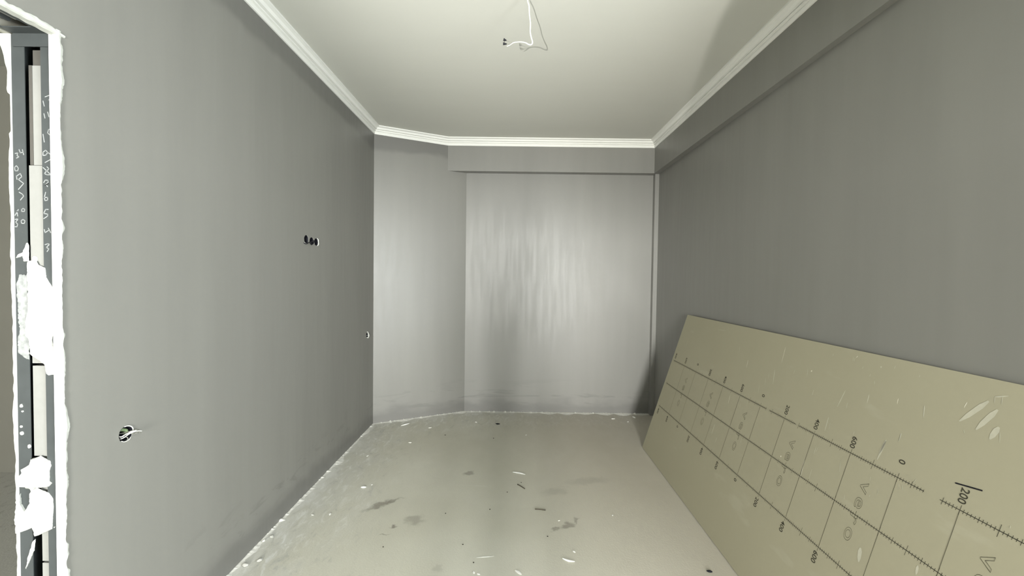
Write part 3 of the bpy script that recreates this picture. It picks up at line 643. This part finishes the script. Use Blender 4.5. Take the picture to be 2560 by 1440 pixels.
for k in range(-9, 4, 2):
    u = U600 + 0.1 + 0.2 * (k + 1)
    if 0.05 < u < U1 - 0.03: text_mesh('printed_logo', 'vero', 0.100, u + 0.002, 0.612, M['ink_thin'], outline_w=0.0007, spacing=1.32, sx=0.66)['kind'] = 'stuff'
q = Quads(); q.line(2.190, 0.8685, 2.260, 0.8815, 0.0042, 0.0008)
q.build('marker_stroke', M['black'])['label'] = 'short handwritten black marker stroke'
q = Quads(); qs = Quads()
WID = {1: 0.0017, 2: 0.0022, 3: 0.0042, 4: 0.0085, 5: 0.016}
for (u1, s1, u2, s2, w) in SCRATCHES:
    tgt = qs if w == 5 or (w in (1, 3, 4)) else q
    ww = WID[w]; k = len(tgt.v)
    if abs(s1 - s2) < 0.007 and abs(u1 - u2) < 0.007: s2 = s1 - 0.007; ww = 0.006
    d = Vector((u2 - u1, s2 - s1)); L = d.length; p = Vector((-d.y, d.x)) / L * (ww / 2)
    for t, wf in ((0, 0.35), (0.25, 1.0), (0.7, 0.9), (1, 0.25)):
        c_ = Vector((u1, s1)) + d * t
        jx = 0.0006 * nz(u1 * 90, t * 9)
        tgt.v.append(bpt(c_.x + p.x * wf + jx, c_.y + p.y * wf, 0.00045)); tgt.v.append(bpt(c_.x - p.x * wf + jx, c_.y - p.y * wf, 0.00045))
    for t in range(3): tgt.f.append((k + 2 * t, k + 2 * t + 1, k + 2 * t + 3, k + 2 * t + 2))
q.build('scratches', M['scuff'])['kind'] = 'stuff'; qs.build('scuffs', M['scuff_soft'])['kind'] = 'stuff'

# ------------------------------------------------------------------ plaster crumbs along the foot of the walls
def ridge(name, p, q_, label, wmin, wmax, hmax, seed, side):
    p, q_ = Vector((*p, 0)), Vector((*q_, 0)); d = (q_ - p).normalized(); nr = Vector((d.y, -d.x, 0)) * side
    L = (q_ - p).length; N = int(L / 0.008); vv, ff = [], []
    for i in range(N + 1):
        c_ = p + d * (L * i / N); x = i * 0.008
        a = abs(nz(x * 5, seed)) ; a2 = max(0, nz(x * 33, seed + 2)); a3 = max(0, nz(x * 90, seed + 6))
        w = wmin + (wmax - wmin) * min(1, a * 1.6 + 0.4 * a2)
        h = 0.0015 + hmax * (0.25 * a + 0.55 * a2 ** 1.5 + 0.45 * a3 ** 2)
        vv += [c_ - nr * 0.004 + Vector((0, 0, h * 0.9)), c_ + nr * (w * 0.2) + Vector((0, 0, h)), c_ + nr * (w * 0.55) + Vector((0, 0, h * (0.45 + 0.4 * nz(x * 70, seed + 3)))),
               c_ + nr * w + Vector((0, 0, 0.0003)), c_ - nr * 0.004 + Vector((0, 0, -0.001))]
    for i in range(N):
        for k in range(3): a = i * 5 + k; ff.append((a, a + 1, a + 6, a + 5))
    o = mesh_obj(name, vv, ff, M['dust']); o['kind'] = 'stuff'
    return tag(o, label, 'plaster debris')
M['dust'] = plain('plaster_dust', (0.70, 0.69, 0.64), 0.95, 0.1, var=0.25, scale=45)
ridge('plaster_debris', (XL, 1.24), (XL, YC), 'crumbled white plaster along the foot of the left wall', 0.012, 0.06, 0.022, 1.0, 1)
ridge('plaster_debris', (XL, YC), (KX2, YR), 'crumbled white plaster along the foot of the slanted wall', 0.02, 0.08, 0.034, 4.0, 1)
ridge('plaster_debris', (KX2, YR), (1.47, YR), 'crumbled white plaster along the foot of the back wall', 0.02, 0.08, 0.030, 7.0, 1)

# ------------------------------------------------------------------ bits lying on the floor
def chip(name, x, y, L, W, H, ang, mat, seed, label, cat, group=None, bend=0.0):
    """Faceted fragment resting on the floor."""
    bm = bmesh.new(); rows = 5; sides = 7; R_ = []
    for i in range(rows):
        t = i / (rows - 1); env = max(0.25, math.sin(math.pi * (0.12 + 0.76 * t)))
        ring = []
        for k in range(sides):
            a = 2 * math.pi * k / sides
            r = 1 + 0.28 * nz(math.cos(a) * 2 + seed * 3.1, math.sin(a) * 2, t * 3)
            yy = W / 2 * env * r * math.cos(a) + bend * math.sin(math.pi * t)
            zz = max(0.0, H * (0.42 + 0.55 * env * r * math.sin(a)))
            ring.append(bm.verts.new(((t - 0.5) * L, yy, zz)))
        R_.append(ring)
    for i in range(rows - 1):
        for k in range(sides): bm.faces.new((R_[i][k], R_[i][(k + 1) % sides], R_[i + 1][(k + 1) % sides], R_[i + 1][k]))
    bm.faces.new(R_[0][::-1]); bm.faces.new(R_[-1])
    o = bm_obj(name, bm, mat); o.location = (x, y, 0.0002); o.rotation_euler = (0, 0, ang)
    return tag(o, label, cat, group)
def seg(name, p, q_, W, H, mat, seed, label, cat, bend=0.0):
    return chip(name, (p[0] + q_[0]) / 2, (p[1] + q_[1]) / 2, math.hypot(q_[0] - p[0], q_[1] - p[1]), W, H, math.atan2(q_[1] - p[1], q_[0] - p[0]), mat, seed, label, cat, None, bend)
M['darkbit'] = plain('dark_grit', (0.035, 0.03, 0.022), 0.8, 0.2)
M['pebble'] = plain('grey_pebble', (0.40, 0.395, 0.36), 0.9, 0.2, var=0.3, scale=150)
M['stick'] = plain('dull_wire_offcut', (0.075, 0.065, 0.045), 0.6, 0.3)
def offcut(name, p, q_, r, label):
    m = Vector(((p[0] + q_[0]) / 2, (p[1] + q_[1]) / 2, 0))
    o = tube(name, [Vector((*p, r)) - m, Vector((0.001, 0.002, r)), Vector((*q_, r)) - m], r, M['stick'], None, sides=8, sub=4); o.location = m
    return tag(o, label, 'offcut')
offcut('wire_offcut', (0.049, 2.830), (0.098, 2.771), 0.0032, 'short dark wire offcut lying aslant below the white sliver')
offcut('wire_offcut', (0.155, 2.526), (0.220, 2.516), 0.0035, 'straight dark wire offcut lying crosswise mid floor')
seg('dark_chip', (-0.156, 4.009), (-0.112, 4.000), 0.026, 0.010, M['black'], 1, 'black elongated chip on the floor near the back wall', 'debris')
seg('plaster_sliver', (0.015, 3.011), (0.107, 2.976), 0.016, 0.006, M['white'], 2, 'thin white plaster sliver in the middle of the floor', 'debris', 0.006)
seg('plaster_sliver', (-1.065, 3.920), (-1.003, 3.987), 0.020, 0.008, M['white'], 3, 'white plaster sliver beside the slanted wall', 'debris')
seg('plaster_sliver', (-0.171, 2.079), (-0.081, 2.091), 0.008, 0.002, M['dust'], 4, 'faint pale plaster scraping near the bottom of the picture', 'debris')
seg('plaster_curl', (0.273, 2.081), (0.333, 2.058), 0.013, 0.006, M['white'], 5, 'curled white plaster shaving near the bottom, right of centre', 'debris', -0.006)
seg('plaster_flake', (0.029, 1.992), (0.058, 1.962), 0.018, 0.004, M['dust'], 6, 'pale plaster flake cut by the bottom edge of the picture', 'debris')
seg('mud_clod', (0.980, 2.004), (1.006, 1.998), 0.016, 0.008, M['black'], 7, 'small black clod beside the foot of the leaning board', 'debris')
for i, (x, y, lab) in enumerate([
        (-0.603, 3.706, 'dark grit speck on the floor in front of the slanted wall'),
        (-0.158, 3.648, 'dark grit speck below the black chip near the back wall'),
        (0.075, 2.860, 'dark grit speck at the upper end of the aslant wire offcut'),
        (-0.127, 2.519, 'dark grit speck left of the crosswise wire offcut'),
        (-0.395, 2.469, 'dark grit speck just right of the brown blot'),
        (-0.254, 2.180, 'dark grit speck above the faint plaster scraping, left of centre'),
        (-0.182, 2.041, 'dark grit speck below the faint plaster scraping'),
        (0.211, 2.260, 'dark grit speck under the dark stains right of centre'),
        (-0.022, 2.726, 'dark grit speck left of the aslant wire offcut'),
        (-0.676, 2.150, 'dark grit speck lowest on the left, below the dark stains')]):
    k = 0.010 if y > 3 else 0.007
    chip('grit_speck', x, y, k * (1.4 if y > 3 else 1.15), k, 0.004, i * 1.3, M['darkbit'], 30 + i, lab, 'grit', 'dark grit specks scattered on the floor')
for i, (x, y, k, lab) in enumerate([
        (-0.879, 3.524, .018, 'white plaster crumb on the floor in front of the slanted wall'),
        (0.136, 3.733, .014, 'lone white plaster crumb ahead of the back wall, right of the black chip'),
        (-0.175, 1.971, .012, 'white plaster crumb at the bottom edge, left one of a close pair'),
        (-0.151, 1.961, .012, 'white plaster crumb at the bottom edge, right one of a close pair'),
        (0.292, 2.412, .010, 'tiny white crumb just above the dark stains right of centre'),
        (0.627, 2.475, .011, 'tiny white crumb nearest to the leaning board'),
        (0.341, 2.135, .012, 'small white crumb just above the curled plaster shaving'),
        (-1.004, 2.762, .024, 'bright white plaster lump near the left wall, biggest of the crumbs'),
        (-0.960, 2.800, .010, 'small crumb right beside the bright plaster lump'),
        (-1.091, 2.443, .016, 'pale crumb left of the long dark stain'),
        (-1.192, 2.432, .013, 'pale crumb between the left wall and the long dark stain'),
        (-0.777, 3.878, .022, 'pale flat crumb close to the foot of the slanted wall'),
        (-1.151, 3.252, .018, 'pale crumb beside the left wall below the slanted wall'),
        (-0.352, 4.046, .024, 'pale crumb close to the back wall, left of the black chip'),
        (1.050, 4.200, .026, 'white plaster crumb near the back right corner, leftmost of three'),
        (1.180, 4.120, .018, 'white plaster crumb near the back right corner, middle of three'),
        (1.280, 4.250, .034, 'white plaster crumb in the back right corner, rightmost of three')]):
    chip('plaster_crumb', x, y, k * 1.5, k * 0.9, k * 0.35, i * 0.9, M['white'] if i == 7 else M['dust'], 60 + i, lab, 'plaster crumb', 'white plaster crumbs scattered on the floor')
for i, (x, y, k, lab) in enumerate([(-1.310, 1.994, .030, 'pale round pebble by the left wall at the bottom of the picture'), (-1.262, 2.030, .026, 'grey pebble just right of the pale round one by the left wall'),
                                    (-1.335, 2.184, .018, 'small bright pebble touching the foot of the left wall'), (-1.312, 2.220, .026, 'grey oval pebble beside the foot of the left wall')]):
    chip('pebble', x, y, k, k * 0.8, k * 0.5, i * 0.8, [M['pebble'], M['pebble'], M['dust'], M['pebble']][i], 90 + i, lab, 'pebble')

# ------------------------------------------------------------------ photographer standing behind the camera (out of frame; shades the back wall)
def skinned(name, joints, edges, root, mat, parent=None, levels=2):
    me = bpy.data.meshes.new(name)
    keys = list(joints); ix = {k: i for i, k in enumerate(keys)}
    me.from_pydata([joints[k][0] for k in keys], [(ix[a], ix[b_]) for a, b_ in edges], [])
    me.materials.append(mat)
    o = link(bpy.data.objects.new(name, me), parent)
    m = o.modifiers.new('skin', 'SKIN'); m.use_smooth_shade = True
    for i, k in enumerate(keys):
        r = joints[k][1]; r = (r, r) if isinstance(r, (int, float)) else r
        sv = me.skin_vertices[0].data[i]; sv.radius = r; sv.use_root = (k == root)
    sb = o.modifiers.new('sub', 'SUBSURF'); sb.levels = levels; sb.render_levels = levels
    return o
M['cloth'] = plain('dark_clothing', (0.05, 0.055, 0.07), 0.9, 0.2)
M['skin'] = plain('skin', (0.45, 0.28, 0.20), 0.6, 0.3)
M['hair'] = plain('dark_hair', (0.03, 0.022, 0.018), 0.7, 0.3)
PX, PY = -0.03, -0.46
J = {'pelvis': ((0, 0, 0.94), (0.15, 0.11)), 'waist': ((0, 0, 1.08), (0.14, 0.10)), 'chest': ((0, 0.0, 1.28), (0.16, 0.115)), 'collar': ((0, 0.0, 1.42), (0.10, 0.08)),
     'neck': ((0, 0.01, 1.50), 0.052), 'head0': ((0, 0.03, 1.58), (0.070, 0.085)), 'head1': ((0, 0.025, 1.66), (0.078, 0.095)), 'head2': ((0, 0.015, 1.725), (0.060, 0.070))}
Eg = [('pelvis', 'waist'), ('waist', 'chest'), ('chest', 'collar'), ('collar', 'neck'), ('neck', 'head0'), ('head0', 'head1'), ('head1', 'head2')]
for s, n_ in ((-1, 'l'), (1, 'r')):
    J.update({f'sh{n_}': ((0.18 * s, 0.0, 1.41), 0.062), f'el{n_}': ((0.235 * s, 0.13, 1.20), 0.046), f'wr{n_}': ((0.105 * s, 0.33, 1.385), 0.032), f'ha{n_}': ((0.085 * s, 0.385, 1.42), (0.040, 0.022)),
              f'hip{n_}': ((0.095 * s, 0, 0.88), 0.095), f'kn{n_}': ((0.105 * s, 0.015, 0.49), 0.062), f'an{n_}': ((0.11 * s, -0.01, 0.10), 0.044), f'to{n_}': ((0.125 * s, 0.14, 0.045), (0.045, 0.036))})
    Eg += [('collar', f'sh{n_}'), (f'sh{n_}', f'el{n_}'), (f'el{n_}', f'wr{n_}'), (f'wr{n_}', f'ha{n_}'), ('pelvis', f'hip{n_}'), (f'hip{n_}', f'kn{n_}'), (f'kn{n_}', f'an{n_}'), (f'an{n_}', f'to{n_}')]
    for k in range(4):                                  # fingers wrapped round the phone's edge
        zf = 1.462 - 0.021 * k
        J.update({f'f{n_}{k}a': ((0.088 * s, 0.412, zf), 0.0085), f'f{n_}{k}b': ((0.082 * s, 0.435, zf + 0.002), 0.008), f'f{n_}{k}c': ((0.066 * s, 0.446, zf), 0.0072)})
        Eg += [(f'ha{n_}', f'f{n_}{k}a'), (f'f{n_}{k}a', f'f{n_}{k}b'), (f'f{n_}{k}b', f'f{n_}{k}c')]
    J.update({f't{n_}a': ((0.066 * s, 0.400, 1.440), 0.010), f't{n_}b': ((0.040 * s, 0.412, 1.446), 0.008)})
    Eg += [(f'ha{n_}', f't{n_}a'), (f't{n_}a', f't{n_}b')]
person = tag(empty('person', (PX, PY, 0)), 'person in dark clothes standing behind the camera, holding up a phone', 'person')
skinned('body', J, Eg, 'pelvis', M['cloth'], person)
def ellipsoid(name, c_, r, mat, parent, cut=None):
    bm = bmesh.new(); bmesh.ops.create_uvsphere(bm, u_segments=20, v_segments=14, radius=1)
    for vt in bm.verts:
        if cut is not None and vt.co.z < cut(vt.co): vt.co.z = cut(vt.co)
        vt.co = Vector((vt.co.x * r[0] + c_[0], vt.co.y * r[1] + c_[1], vt.co.z * r[2] + c_[2]))
    return bm_obj(name, bm, mat, parent, smooth=True)
ellipsoid('face', (0, 0.05, 1.630), (0.074, 0.086, 0.108), M['skin'], person)
ellipsoid('nose', (0, 0.137, 1.622), (0.013, 0.016, 0.024), M['skin'], person)
for s in (-1, 1):
    ellipsoid('ear', (0.078 * s, 0.03, 1.628), (0.010, 0.020, 0.032), M['skin'], person)
    ellipsoid('eye', (0.030 * s, 0.126, 1.640), (0.012, 0.008, 0.007), M['hair'], person)
ellipsoid('mouth', (0, 0.126, 1.577), (0.024, 0.008, 0.006), M['hair'], person)
ellipsoid('hair', (0, 0.018, 1.660), (0.088, 0.104, 0.098), M['hair'], person, cut=lambda c_: -0.15 + (0.55 if c_.y > 0.35 else -0.3))
phone = tag(empty('phone', (0.0, PY + 0.43, 1.435)), 'dark phone held sideways behind the camera', 'phone')
bevel_box('phone_case', -0.073, 0.073, -0.004, 0.004, -0.035, 0.035, M['black'], phone, w=0.0035)

# ------------------------------------------------------------------ unseen spot lamp, added to light the ceiling and throw the cable's shadow
WL = Vector((-0.70, -1.31, 0.0))
lamp = tag(empty('added_ceiling_spot', WL), 'small added spot lamp on a tripod, out of view behind the camera', 'lamp')
tube('pole', [(0, 0, 0.25), (0, 0, 0.84)], 0.012, M['metal'], lamp)
for a in (0.3, 2.4, 4.5): tube('leg', [(0, 0, 0.40), (0.28 * math.cos(a), 0.28 * math.sin(a), 0.008)], 0.008, M['metal'], lamp)
aim = (Vector((0.00, 1.55, CEIL)) - (WL + Vector((0, 0, 0.92)))).normalized()
side = aim.cross(Vector((0, 0, 1))).normalized(); upv = side.cross(aim)
hv = [Vector((0, 0, 0.92)) + side * (x * 0.09) + upv * (z * 0.07) + aim * y for x in (-1, 1) for y in (-0.06, -0.012) for z in (-1, 1)]
mesh_obj('housing', hv, BOXF, M['black'], lamp)
LAMP_W = 700.0
sl = bpy.data.lights.new('added_spot_beam', 'SPOT'); sl.energy = LAMP_W; sl.spot_size = math.radians(42); sl.spot_blend = 1.0; sl.shadow_soft_size = 0.008; sl.color = (1.0, 0.98, 0.93)
so = bpy.data.objects.new('added_spot_beam', sl); COL.objects.link(so); so.parent = lamp
so.location = Vector((0, 0, 0.92)) + aim * 0.02
so.rotation_euler = aim.to_track_quat('-Z', 'Y').to_euler()
